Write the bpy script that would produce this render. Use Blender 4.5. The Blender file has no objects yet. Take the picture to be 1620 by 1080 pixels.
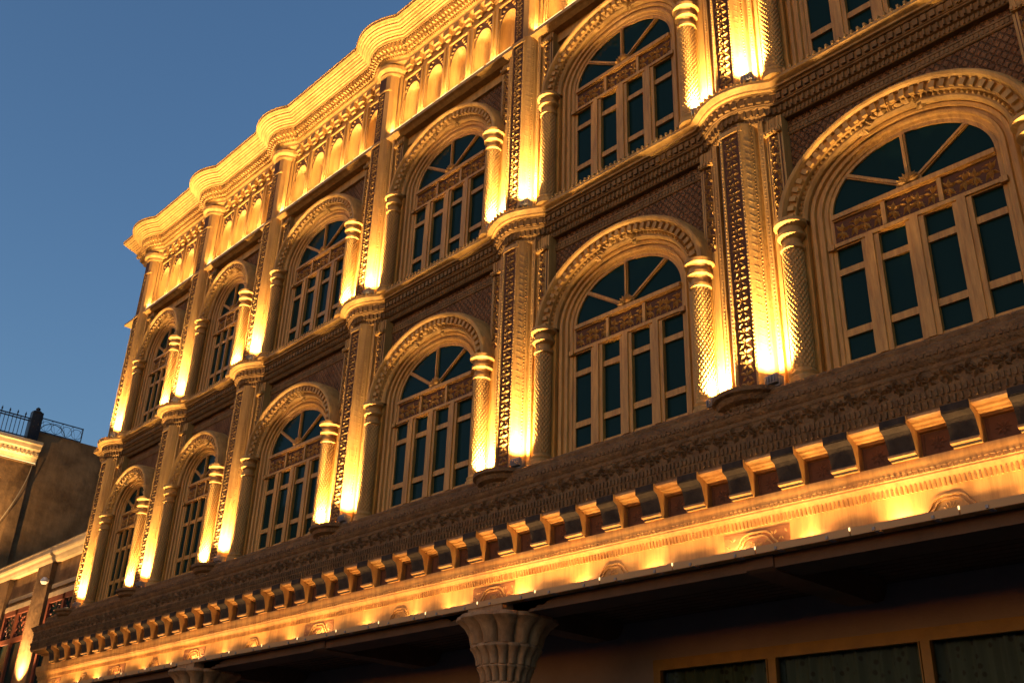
import bpy, math, random
from mathutils import Vector, Matrix
random.seed(7)
scene = bpy.context.scene
COL = scene.collection
PI = math.pi

# ------------------------------------------------------------------ camera
cd = bpy.data.cameras.new("camera")
cd.sensor_width = 36.0
cd.lens = 36.104
cd.clip_start = 0.1
cd.clip_end = 2000.0
cam = bpy.data.objects.new("camera", cd)
COL.objects.link(cam)
cr = Vector((0.6851129856, 0.7276871824, 0.0330387875))
cu = Vector((0.2997579910, -0.3229772132, 0.8976808266))
cf = Vector((-0.663901607, 0.605109151, 0.439405931))
cam.matrix_world = Matrix(((cr.x, cu.x, -cf.x, 0.0), (cr.y, cu.y, -cf.y, -8.4283), (cr.z, cu.z, -cf.z, 1.7), (0, 0, 0, 1)))
scene.camera = cam

# ------------------------------------------------------------------ sky: dusk, the sun already below the horizon behind the camera
SKY_STRENGTH = 0.12
world = bpy.data.worlds.new("World")
scene.world = world
world.use_nodes = True
wn = world.node_tree
bg = wn.nodes["Background"]
sky = wn.nodes.new("ShaderNodeTexSky")
sky.sky_type = 'NISHITA'
sky.sun_disc = False
sky.sun_elevation = math.radians(1.0)
sky.sun_rotation = math.radians(188)
sky.air_density = 1.0
sky.dust_density = 0.6
sky.ozone_density = 2.7
wn.links.new(sky.outputs[0], bg.inputs[0])
bg.inputs[1].default_value = SKY_STRENGTH

# added warm fill without a real source: very soft, weak, low behind the camera
sd = bpy.data.lights.new("warm_fill", 'SUN')
sd.energy = 0.065
sd.angle = math.radians(50)
sd.color = (1.0, 0.58, 0.16)
so = bpy.data.objects.new("warm_fill", sd)
COL.objects.link(so)
so.rotation_euler = Vector((-math.sin(math.radians(188)) * -1 * 0.99, 0.99, -0.06)).to_track_quat('-Z', 'Y').to_euler()

scene.view_settings.view_transform = 'Standard'
scene.view_settings.look = 'None'
scene.view_settings.gamma = 1.0
scene.view_settings.exposure = 2.5
scene.render.engine = 'CYCLES'
scene.cycles.max_bounces = 5
scene.cycles.diffuse_bounces = 4
scene.cycles.glossy_bounces = 2
scene.cycles.transmission_bounces = 2
scene.cycles.sample_clamp_indirect = 6.0
scene.cycles.use_denoising = True

# lamp powers (watts) and colour
LAMP_COL = (1.0, 0.61, 0.25)
P_FLOOD = 50.0
P_FLOOD_NARROW = 46.0
P_FASCIA = 0.5
P_PARAPET = 4.2

# ------------------------------------------------------------------ materials
def nmat(name, base, rough=0.7, spec=0.3):
    m = bpy.data.materials.new(name)
    m.use_nodes = True
    b = m.node_tree.nodes["Principled BSDF"]
    b.inputs["Base Color"].default_value = (*base, 1)
    b.inputs["Roughness"].default_value = rough
    b.inputs["Specular IOR Level"].default_value = spec
    return m, m.node_tree, b

def mottled(name, c1, c2, rough=0.7, scale=3.0, stretch=(1, 1, 1), bump=0.3, bscale=40.0, spec=0.3, c3=None, streak=0.0):
    m, nt, b = nmat(name, c1, rough, spec)
    N, L = nt.nodes, nt.links
    tc = N.new("ShaderNodeTexCoord")
    geo = N.new("ShaderNodeNewGeometry")
    mp = N.new("ShaderNodeMapping")
    mp.inputs["Scale"].default_value = stretch
    L.new(geo.outputs["Position"], mp.inputs[0])
    n1 = N.new("ShaderNodeTexNoise")
    n1.inputs["Scale"].default_value = scale
    n1.inputs["Detail"].default_value = 6
    n1.inputs["Roughness"].default_value = 0.65
    L.new(mp.outputs[0], n1.inputs["Vector"])
    r = N.new("ShaderNodeValToRGB")
    r.color_ramp.elements[0].position = 0.32
    r.color_ramp.elements[0].color = (*c2, 1)
    r.color_ramp.elements[1].position = 0.62
    r.color_ramp.elements[1].color = (*c1, 1)
    if c3:
        e = r.color_ramp.elements.new(0.8)
        e.color = (*c3, 1)
    L.new(n1.outputs[0], r.inputs[0])
    if streak:
        m2 = N.new("ShaderNodeMapping"); m2.inputs["Scale"].default_value = (7, 7, 0.55)
        L.new(geo.outputs["Position"], m2.inputs[0])
        ns = N.new("ShaderNodeTexNoise"); ns.inputs["Scale"].default_value = 1.6; ns.inputs["Detail"].default_value = 7; ns.inputs["Roughness"].default_value = 0.7
        L.new(m2.outputs[0], ns.inputs["Vector"])
        rs = N.new("ShaderNodeValToRGB")
        rs.color_ramp.elements[0].position = 0.36; rs.color_ramp.elements[0].color = (1 - streak, 1 - streak * 1.08, 1 - streak * 1.15, 1)
        rs.color_ramp.elements[1].position = 0.58; rs.color_ramp.elements[1].color = (1, 1, 1, 1)
        L.new(ns.outputs[0], rs.inputs[0])
        mx = N.new("ShaderNodeMix"); mx.data_type = 'RGBA'; mx.blend_type = 'MULTIPLY'; mx.inputs[0].default_value = 1.0
        L.new(r.outputs[0], mx.inputs[6]); L.new(rs.outputs[0], mx.inputs[7])
        L.new(mx.outputs[2], b.inputs["Base Color"])
    else:
        L.new(r.outputs[0], b.inputs["Base Color"])
    n2 = N.new("ShaderNodeTexNoise")
    n2.inputs["Scale"].default_value = bscale
    n2.inputs["Detail"].default_value = 4
    L.new(mp.outputs[0], n2.inputs["Vector"])
    bp = N.new("ShaderNodeBump")
    bp.inputs["Strength"].default_value = bump
    bp.inputs["Distance"].default_value = 0.025 if bump >= 1.0 else 0.01
    L.new(n2.outputs[0], bp.inputs["Height"])
    L.new(bp.outputs[0], b.inputs["Normal"])
    return m

GILT = mottled("sand_painted_carving", (0.50, 0.295, 0.085), (0.38, 0.205, 0.055), 0.62, 2.2, (1, 1, 0.5), 0.45, 34, streak=0.34)
WOOD = mottled("varnished_wood", (0.53, 0.28, 0.06), (0.36, 0.17, 0.032), 0.5, 6.0, (5, 5, 0.6), 0.4, 14, 0.35, streak=0.25)
RECESS = mottled("red_brown_ground_and_shade", (0.11, 0.046, 0.022), (0.07, 0.03, 0.015), 0.8, 5.0)  # carving ground; the same dark tone also paints shade into recesses
SHADE_ROWS = mottled("shade_brown_cornice_rows", (0.25, 0.14, 0.045), (0.17, 0.092, 0.028), 0.7, 4.0, streak=0.3)  # darker than the lip, to paint in the shade below it
SHADE_FRONT = mottled("shade_painted_front", (0.06, 0.046, 0.036), (0.035, 0.028, 0.024), 0.95, 9.0, bump=0.8, spec=0.03)  # shade of the unlit corbel fronts, put into the colour
COLM = mottled("carved_brown_stone", (0.36, 0.215, 0.10), (0.22, 0.125, 0.055), 0.75, 5.0, streak=0.3)
MEDAL = mottled("red_brown_plaque", (0.30, 0.115, 0.035), (0.22, 0.08, 0.025), 0.65, 6.0)
SHADE_STRIP = mottled("painted_shade_strip", (0.075, 0.042, 0.026), (0.05, 0.028, 0.018), 0.75, 5.0, (3, 3, 0.5))  # stands in for the shade on the left flank of the shafts
EAVE = mottled("weathered_carved_wood", (0.20, 0.112, 0.045), (0.11, 0.06, 0.026), 0.75, 7.0, (1, 1, 1), 1.0, 30, 0.2, (0.32, 0.155, 0.04))
FASCIA = mottled("fascia_varnish", (0.50, 0.26, 0.075), (0.38, 0.165, 0.04), 0.5, 1.8, (1, 1, 0.4), 0.25, 30, 0.35, streak=0.35)
MAROON = mottled("maroon_plaster", (0.20, 0.15, 0.13), (0.16, 0.12, 0.104), 0.85, 1.0)
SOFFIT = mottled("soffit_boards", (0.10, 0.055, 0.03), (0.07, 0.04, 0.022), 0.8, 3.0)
STUCCO = mottled("mud_stucco", (0.33, 0.195, 0.09), (0.13, 0.075, 0.035), 0.9, 1.3, (1, 1, 1), 1.0, 5.0, 0.1, streak=0.12)
REDFR = mottled("red_window_paint", (0.24, 0.065, 0.03), (0.16, 0.045, 0.022), 0.55, 5.0)
IRON, _, _b = nmat("black_iron", (0.012, 0.014, 0.02), 0.45, 0.4)
LAMPM, _, _b = nmat("lamp_housing_paint", (0.22, 0.20, 0.18), 0.5, 0.4)
STRIPM, _, _b = nmat("strip_light_housing", (0.42, 0.25, 0.11), 0.6, 0.1)
CABLE, _, _b = nmat("pale_cable", (0.45, 0.36, 0.22), 0.6)
YFRAME = mottled("ochre_window_paint", (0.24, 0.125, 0.022), (0.18, 0.09, 0.016), 0.5, 4.0)
ROAD = mottled("asphalt", (0.055, 0.055, 0.055), (0.04, 0.04, 0.04), 0.85, 3.0)
PAVE = mottled("paving", (0.22, 0.20, 0.18), (0.17, 0.155, 0.14), 0.85, 1.5)
TRIM2 = mottled("pale_cornice_paint", (0.58, 0.43, 0.24), (0.46, 0.33, 0.17), 0.65, 3.0)

def glass_mat():
    m, nt, b = nmat("teal_glass", (0.007, 0.024, 0.0225), 0.06, 0.05)
    N, L = nt.nodes, nt.links
    geo = N.new("ShaderNodeNewGeometry")
    n = N.new("ShaderNodeTexNoise"); n.inputs["Scale"].default_value = 1.4; n.inputs["Detail"].default_value = 2
    L.new(geo.outputs["Position"], n.inputs["Vector"])
    bp = N.new("ShaderNodeBump"); bp.inputs["Strength"].default_value = 0.06; bp.inputs["Distance"].default_value = 0.03
    L.new(n.outputs[0], bp.inputs["Height"]); L.new(bp.outputs[0], b.inputs["Normal"])
    return m
GLASS = glass_mat()

def brick_mat():
    """dark carved wall with a diagonal lattice of small raised diamonds"""
    m, nt, b = nmat("lattice_brick", (0.22, 0.125, 0.075), 0.85, 0.2)
    N, L = nt.nodes, nt.links
    geo = N.new("ShaderNodeNewGeometry")
    sp = N.new("ShaderNodeSeparateXYZ"); L.new(geo.outputs["Position"], sp.inputs[0])
    def math_(op, a, b_=None):
        x = N.new("ShaderNodeMath"); x.operation = op
        for i, v in enumerate((a, b_)):
            if v is None: continue
            if isinstance(v, (int, float)): x.inputs[i].default_value = v
            else: L.new(v, x.inputs[i])
        return x.outputs[0]
    k = 11.0
    u = math_('MULTIPLY', math_('ADD', sp.outputs[0], math_('MULTIPLY', sp.outputs[2], 0.8)), k)
    v = math_('MULTIPLY', math_('SUBTRACT', sp.outputs[0], math_('MULTIPLY', sp.outputs[2], 0.8)), k)
    pu = math_('PINGPONG', u, 0.5); pv = math_('PINGPONG', v, 0.5)
    h = math_('MINIMUM', math_('MULTIPLY', math_('MINIMUM', pu, pv), 6.0), 1.0)
    vo = N.new("ShaderNodeTexVoronoi"); vo.inputs["Scale"].default_value = 26.0
    L.new(geo.outputs["Position"], vo.inputs["Vector"])
    hh = math_('ADD', h, math_('MULTIPLY', vo.outputs["Distance"], -0.9))
    bp = N.new("ShaderNodeBump"); bp.inputs["Strength"].default_value = 1.0; bp.inputs["Distance"].default_value = 0.03
    L.new(hh, bp.inputs["Height"]); L.new(bp.outputs[0], b.inputs["Normal"])
    n = N.new("ShaderNodeTexNoise"); n.inputs["Scale"].default_value = 3.0; n.inputs["Detail"].default_value = 5
    L.new(geo.outputs["Position"], n.inputs["Vector"])
    r = N.new("ShaderNodeValToRGB")
    r.color_ramp.elements[0].position = 0.3; r.color_ramp.elements[0].color = (0.13, 0.062, 0.027, 1)
    r.color_ramp.elements[1].position = 0.7; r.color_ramp.elements[1].color = (0.26, 0.13, 0.055, 1)
    L.new(n.outputs[0], r.inputs[0]); L.new(r.outputs[0], b.inputs["Base Color"])
    return m
BRICK = brick_mat()

def emit_mat(name, col, s):
    m = bpy.data.materials.new(name); m.use_nodes = True
    nt = m.node_tree; nt.nodes.clear()
    e = nt.nodes.new("ShaderNodeEmission"); e.inputs[0].default_value = (*col, 1); e.inputs[1].default_value = s
    o = nt.nodes.new("ShaderNodeOutputMaterial"); nt.links.new(e.outputs[0], o.inputs[0])
    return m
LENS = emit_mat("lit_lens", (1.0, 0.62, 0.22), 1.5)
LENS_STRIP = emit_mat("lit_strip_lens", (1.0, 0.66, 0.26), 0.45)

def curtain_mat():
    m, nt, b = nmat("printed_curtain", (0.2, 0.2, 0.15), 0.9, 0.1)
    N, L = nt.nodes, nt.links
    geo = N.new("ShaderNodeNewGeometry")
    vo = N.new("ShaderNodeTexVoronoi"); vo.inputs["Scale"].default_value = 9.0
    L.new(geo.outputs["Position"], vo.inputs["Vector"])
    r = N.new("ShaderNodeValToRGB")
    r.color_ramp.elements[0].position = 0.18; r.color_ramp.elements[0].color = (0.05, 0.042, 0.028, 1)
    r.color_ramp.elements[1].position = 0.3; r.color_ramp.elements[1].color = (0.10, 0.105, 0.08, 1)
    L.new(vo.outputs["Distance"], r.inputs[0]); L.new(r.outputs[0], b.inputs["Base Color"])
    return m
CURTAIN = curtain_mat()
def clear_glass():
    m = bpy.data.materials.new("shop_glass"); m.use_nodes = True
    nt = m.node_tree; nt.nodes.clear()
    tr = nt.nodes.new("ShaderNodeBsdfTransparent"); tr.inputs[0].default_value = (0.62, 0.72, 0.66, 1)
    gl = nt.nodes.new("ShaderNodeBsdfGlossy"); gl.inputs["Roughness"].default_value = 0.03
    fr = nt.nodes.new("ShaderNodeFresnel"); fr.inputs[0].default_value = 1.12
    mx = nt.nodes.new("ShaderNodeMixShader"); o = nt.nodes.new("ShaderNodeOutputMaterial")
    nt.links.new(fr.outputs[0], mx.inputs[0]); nt.links.new(tr.outputs[0], mx.inputs[1]); nt.links.new(gl.outputs[0], mx.inputs[2])
    nt.links.new(mx.outputs[0], o.inputs[0])
    return m
SHOPGLASS = clear_glass()

# ------------------------------------------------------------------ mesh helpers
class MB:
    def __init__(s):
        s.v = []; s.f = []; s.m = []; s.mat = 0
    def add(s, vs, fs):
        o = len(s.v)
        s.v += [tuple(p) for p in vs]
        for f in fs:
            s.f.append(tuple(i + o for i in f)); s.m.append(s.mat)
    def box(s, x0, x1, y0, y1, z0, z1):
        s.add([(x0, y0, z0), (x1, y0, z0), (x1, y1, z0), (x0, y1, z0), (x0, y0, z1), (x1, y0, z1), (x1, y1, z1), (x0, y1, z1)],
              [(0, 3, 2, 1), (4, 5, 6, 7), (0, 1, 5, 4), (1, 2, 6, 5), (2, 3, 7, 6), (3, 0, 4, 7)])
    def obox(s, c, t, n, w, d0, d1, z0, z1, taper=0.0):
        """box at c=(x,y), along tangent t width w, from d0 to d1 along outward n"""
        def P(a, d, z): return (c[0] + t[0] * a + n[0] * d, c[1] + t[1] * a + n[1] * d, z)
        h = w / 2; k = h * (1 - taper)
        s.add([P(-h, d0, z0), P(h, d0, z0), P(k, d1, z0), P(-k, d1, z0), P(-h, d0, z1), P(h, d0, z1), P(k, d1, z1), P(-k, d1, z1)],
              [(0, 1, 2, 3), (4, 7, 6, 5), (0, 4, 5, 1), (1, 5, 6, 2), (2, 6, 7, 3), (3, 7, 4, 0)])
    def sweep(s, path, prof, cap=True):
        np_ = len(prof); vs = []
        for (x, y, nx, ny) in path:
            for d, z in prof: vs.append((x + nx * d, y + ny * d, z))
        fs = []
        for i in range(len(path) - 1):
            for j in range(np_ - 1):
                a = i * np_ + j
                fs.append((a, a + np_, a + np_ + 1, a + 1))
        if cap:
            fs.append(tuple(range(np_)))
            fs.append(tuple(range((len(path) - 1) * np_, len(path) * np_))[::-1])
        s.add(vs, fs)
    def prism_z(s, pts, z0, z1, mats=None):
        n = len(pts)
        vs = [(x, y, z0) for x, y in pts] + [(x, y, z1) for x, y in pts]
        fs = [(i, (i + 1) % n, n + (i + 1) % n, n + i) for i in range(n)]
        k = s.mat
        if mats:
            for i, f in enumerate(fs):
                s.mat = mats[i]; s.add([vs[q] for q in f], [(0, 1, 2, 3)])
            s.mat = k
            s.add(vs, [tuple(range(n))[::-1], tuple(range(n, 2 * n))])
        else:
            s.add(vs, fs + [tuple(range(n))[::-1], tuple(range(n, 2 * n))])
    def prism_x(s, pts, x0, x1):
        n = len(pts)
        vs = [(x0, y, z) for y, z in pts] + [(x1, y, z) for y, z in pts]
        fs = [(i, (i + 1) % n, n + (i + 1) % n, n + i) for i in range(n)]
        s.add(vs, fs + [tuple(range(n))[::-1], tuple(range(n, 2 * n))])
    def lathe(s, prof, seg=20, c=(0, 0), a0=0, a1=2 * PI, mod=None):
        vs = []; n = len(prof); closed = abs(a1 - a0 - 2 * PI) < 1e-6
        cnt = seg if closed else seg + 1
        for i in range(cnt):
            a = a0 + (a1 - a0) * i / seg
            for j, (r, z) in enumerate(prof):
                rr = r if mod is None else mod(r, z, a, j)
                vs.append((c[0] + rr * math.cos(a), c[1] + rr * math.sin(a), z))
        fs = []
        for i in range(seg):
            i2 = (i + 1) % cnt
            for j in range(n - 1):
                fs.append((i * n + j, i2 * n + j, i2 * n + j + 1, i * n + j + 1))
        s.add(vs, fs)
    def leaf(s, M, u, v, ang, ln, wd, h):
        """raised pointed leaf in a panel whose mapping M(u,v,h) -> xyz; ang from +v"""
        du, dv = math.sin(ang), math.cos(ang)
        pu, pv = dv, -du
        def Q(a, b, hh): return M(u + du * a + pu * b, v + dv * a + pv * b, hh)
        s.add([Q(0, 0, 0), Q(ln * .45, wd, 0), Q(ln, 0, 0), Q(ln * .45, -wd, 0), Q(ln * .45, 0, h)],
              [(0, 1, 4), (1, 2, 4), (2, 3, 4), (3, 0, 4)])
    def bead(s, p, r):
        x, y, z = p
        s.add([(x - r, y, z), (x + r, y, z), (x, y - r, z), (x, y + r, z), (x, y, z - r), (x, y, z + r)],
              [(0, 2, 5), (2, 1, 5), (1, 3, 5), (3, 0, 5), (2, 0, 4), (1, 2, 4), (3, 1, 4), (0, 3, 4)])
    def bar(s, p0, p1, w, y0, y1):
        """flat bar in the XZ plane between (x,z) points"""
        dx, dz = p1[0] - p0[0], p1[1] - p0[1]; L = math.hypot(dx, dz)
        nx, nz = -dz / L * w / 2, dx / L * w / 2
        q = [(p0[0] + nx, p0[1] + nz), (p0[0] - nx, p0[1] - nz), (p1[0] - nx, p1[1] - nz), (p1[0] + nx, p1[1] + nz)]
        s.add([(x, y0, z) for x, z in q] + [(x, y1, z) for x, z in q],
              [(0, 1, 2, 3), (7, 6, 5, 4), (0, 4, 5, 1), (1, 5, 6, 2), (2, 6, 7, 3), (3, 7, 4, 0)])
    def tube(s, pts, r, seg=6):
        vs = []; pts = [Vector(p) for p in pts]
        for i, p in enumerate(pts):
            t = (pts[min(i + 1, len(pts) - 1)] - pts[max(i - 1, 0)]).normalized()
            a = t.cross(Vector((0, 0, 1)))
            if a.length < 1e-3: a = t.cross(Vector((0, 1, 0)))
            a.normalize(); b = t.cross(a)
            rr = r[i] if isinstance(r, (list, tuple)) else r
            for k in range(seg):
                q = 2 * PI * k / seg
                vs.append(p + a * math.cos(q) * rr + b * math.sin(q) * rr)
        fs = []
        for i in range(len(pts) - 1):
            for k in range(seg):
                fs.append((i * seg + k, i * seg + (k + 1) % seg, (i + 1) * seg + (k + 1) % seg, (i + 1) * seg + k))
        fs.append(tuple(range(seg))[::-1]); fs.append(tuple(range((len(pts) - 1) * seg, len(pts) * seg)))
        s.add(vs, fs)
    def build(s, name, mats, parent=None, loc=(0, 0, 0), smooth=35):
        me = bpy.data.meshes.new(name)
        me.from_pydata(s.v, [], s.f)
        for m in (mats if isinstance(mats, (list, tuple)) else [mats]): me.materials.append(m)
        me.polygons.foreach_set("material_index", s.m)
        if smooth:
            me.polygons.foreach_set("use_smooth", [True] * len(s.f))
            me.set_sharp_from_angle(angle=math.radians(smooth))
        me.update()
        import bmesh
        bm = bmesh.new(); bm.from_mesh(me)
        bmesh.ops.recalc_face_normals(bm, faces=bm.faces)
        bm.to_mesh(me); bm.free()
        o = bpy.data.objects.new(name, me); COL.objects.link(o)
        o.location = loc
        if parent: o.parent = parent
        return o

def empty(name, loc=(0, 0, 0)):
    o = bpy.data.objects.new(name, None); COL.objects.link(o); o.location = loc
    o.empty_display_size = 0.2
    return o
def tag(o, label=None, cat=None, group=None, kind=None):
    if label: o["label"] = label
    if cat: o["category"] = cat
    if group: o["group"] = group
    if kind: o["kind"] = kind
    return o
def dup(o, parent, loc=None, scale=None):
    c = o.copy(); COL.objects.link(c); c.parent = parent
    if loc is not None: c.location = loc
    if scale is not None: c.scale = scale
    for ch in list(o.children): dup(ch, c)
    return c

# ------------------------------------------------------------------ layout of the facade (facade plane y = 0, facing -y)
PX = [-22.195, -19.225, -16.255, -12.62, -8.985, -5.35, -1.715, 1.92]
XL, XR = -22.755, 2.48
Z0, Z1, Z2, ZT = 5.78, 9.50, 12.80, 15.10       # lower ledge, middle cornice top, parapet ledge, roof edge
UP = 3.75                                       # upper windows above lower ones

def front_path(A, w, power=0.75, ret=4.0, n=22, xr=XR):
    """plan line of a cornice: side return, corner, then along the front with a rounded bulge at each pilaster"""
    pts = []
    def y(x):
        v = 0.0
        for p in PX:
            u = (x - p) / w
            if abs(u) < 1: v += A * ((math.cos(PI * u) + 1) / 2) ** power
        return -v
    xs = [XL]
    for p in PX:
        for i in range(n + 1):
            x = p - w + 2 * w * i / n
            if XL + 0.01 < x < xr: xs.append(x)
    xs = sorted(set(xs)) + [xr]
    pts.append((XL, ret, -1, 0))
    pts.append((XL, 0, -1, -1))
    for x in xs[1:]:
        e = 0.004
        t = Vector((2 * e, y(x + e) - y(x - e))).normalized()
        pts.append((x, y(x), t.y, -t.x))
    return pts
def walk(path, step, d, start=0.0):
    """points every `step` along the path offset by d: (x,y), tangent, normal"""
    P = [(Vector((x + nx * d, y + ny * d)), Vector((nx, ny))) for x, y, nx, ny in path]
    acc = start
    for (a, na), (b, nb) in zip(P, P[1:]):
        L = (b - a).length
        if L < 1e-6: continue
        t = (b - a) / L; n = Vector((t.y, -t.x))
        while acc < L:
            yield (a + t * acc), t, n
            acc += step
        acc -= L

building = empty("ornate_building", (0, 0, 0))
tag(building, "four storey carved sand coloured building with arched windows glowing under warm uplights", "building")

# ---- walls: one mesh with arched openings
def win_spec(i):
    """x centre and kind for bay i (between PX[i] and PX[i+1])"""
    return (PX[i] + PX[i + 1]) / 2, ('narrow' if i < 2 else 'wide')
def geom(kind, upper):
    g = {}
    if kind == 'wide': g['gw'], g['s'] = 0.835, 1.0
    else: g['gw'], g['s'] = 0.52, 0.97
    lift = 0.13 if (kind == 'narrow' and not upper) else 0.0
    g['zs'] = 7.66 + lift
    g['lift'] = lift
    g['colx'] = g['gw'] + 0.395 * g['s']
    return g
def AB(g, a, b):
    b -= max(0.0, .05 * (b - .61) / .475)
    return g['gw'] + (a - 0.835) * g['s'], (b - g['lift']) if g['lift'] else b

def wall_mesh():
    mb = MB()
    for i in range(len(PX) - 1):
        cx, kind = win_spec(i)
        for up in (0, 1):
            g = geom(kind, up); dz = UP * up
            a, b = AB(g, 1.10, 0.86)
            zs = g['zs'] + dz - .065
            zb = Z0 - 0.1 if not up else Z1 - 0.08
            zt = Z1 - 0.3 if not up else Z2 + 0.05
            x0, x1 = PX[i], PX[i + 1]
            n = 28
            arc = [(cx + a * math.cos(PI * k / n), zs + b * math.sin(PI * k / n)) for k in range(n + 1)]
            mb.add([(x0, 0, zb), (cx - a, 0, zb), (cx - a, 0, zs), (x0, 0, zs)], [(0, 1, 2, 3)])
            mb.add([(cx + a, 0, zb), (x1, 0, zb), (x1, 0, zs), (cx + a, 0, zs)], [(0, 1, 2, 3)])
            mb.add([(x0, 0, zs), (cx - a, 0, zs), (cx - a, 0, zt), (x0, 0, zt)], [(0, 1, 2, 3)])
            mb.add([(cx + a, 0, zs), (x1, 0, zs), (x1, 0, zt), (cx + a, 0, zt)], [(0, 1, 2, 3)])
            for (ax, az), (bx, bz) in zip(arc, arc[1:]):
                mb.add([(bx, 0, bz), (ax, 0, az), (ax, 0, zt), (bx, 0, zt)], [(0, 1, 2, 3)])
    # left and right ends, rear, and a dark core so that no light leaks through
    for (xa, xb) in ((XL, PX[0]),):
        mb.add([(xa, 0, Z0 - .1), (xb, 0, Z0 - .1), (xb, 0, Z2), (xa, 0, Z2)], [(0, 1, 2, 3)])
    mb.add([(PX[-1], 0, Z0 - .1), (XR, 0, Z0 - .1), (XR, 0, Z2), (PX[-1], 0, Z2)], [(0, 1, 2, 3)])
    mb.mat = 1
    mb.box(XL + 0.004, XR - 0.004, 0.5, 12.0, 4.6, 14.9)
    mb.add([(XL, 0, 0), (XL, 12, 0), (XL, 12, 14.9), (XL, 0, 14.9)], [(0, 1, 2, 3)])
    mb.add([(XR, 0, 0), (XR, 12, 0), (XR, 12, 14.9), (XR, 0, 14.9)], [(0, 1, 2, 3)])
    return mb.build("wall", [BRICK, STUCCO], building, smooth=0)
wall_mesh()

# ---- windows
def arch_sweep(mb, g, prof, cx=0.0, zbot=None, n=36):
    cols = []
    zs = g['zs']
    P = [(AB(g, a, b), y) for a, b, y in prof]
    if zbot is not None: cols.append([(cx + a, y, zbot) for (a, b), y in P])
    for k in range(n + 1):
        t = PI * k / n
        cols.append([(cx + a * math.cos(t), y, zs + b * math.sin(t)) for (a, b), y in P])
    if zbot is not None: cols.append([(cx - a, y, zbot) for (a, b), y in P])
    m = len(prof); vs = [p for c in cols for p in c]; fs = []
    for i in range(len(cols) - 1):
        for j in range(m - 1):
            q = i * m + j
            fs.append((q, q + m, q + m + 1, q + 1))
    fs.append(tuple(range(m))); fs.append(tuple(range((len(cols) - 1) * m, len(cols) * m)))
    mb.add(vs, fs)

def arc_points(a, b, step, zs, lim=0.0):
    """evenly spaced points on a half ellipse with outward direction"""
    N = 400; pts = [(a * math.cos(PI * k / N), b * math.sin(PI * k / N)) for k in range(N + 1)]
    L = [0]
    for p, q in zip(pts, pts[1:]): L.append(L[-1] + math.hypot(q[0] - p[0], q[1] - p[1]))
    n = int(L[-1] / step); out = []
    j = 0
    for i in range(n + 1):
        s_ = L[-1] * (i + 0.5) / (n + 1)
        while L[j + 1] < s_: j += 1
        t = PI * j / N
        tx, tz = -a * math.sin(t), b * math.cos(t); l = math.hypot(tx, tz)
        out.append((pts[j][0], zs + pts[j][1], tx / l, tz / l))
    return out

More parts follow.
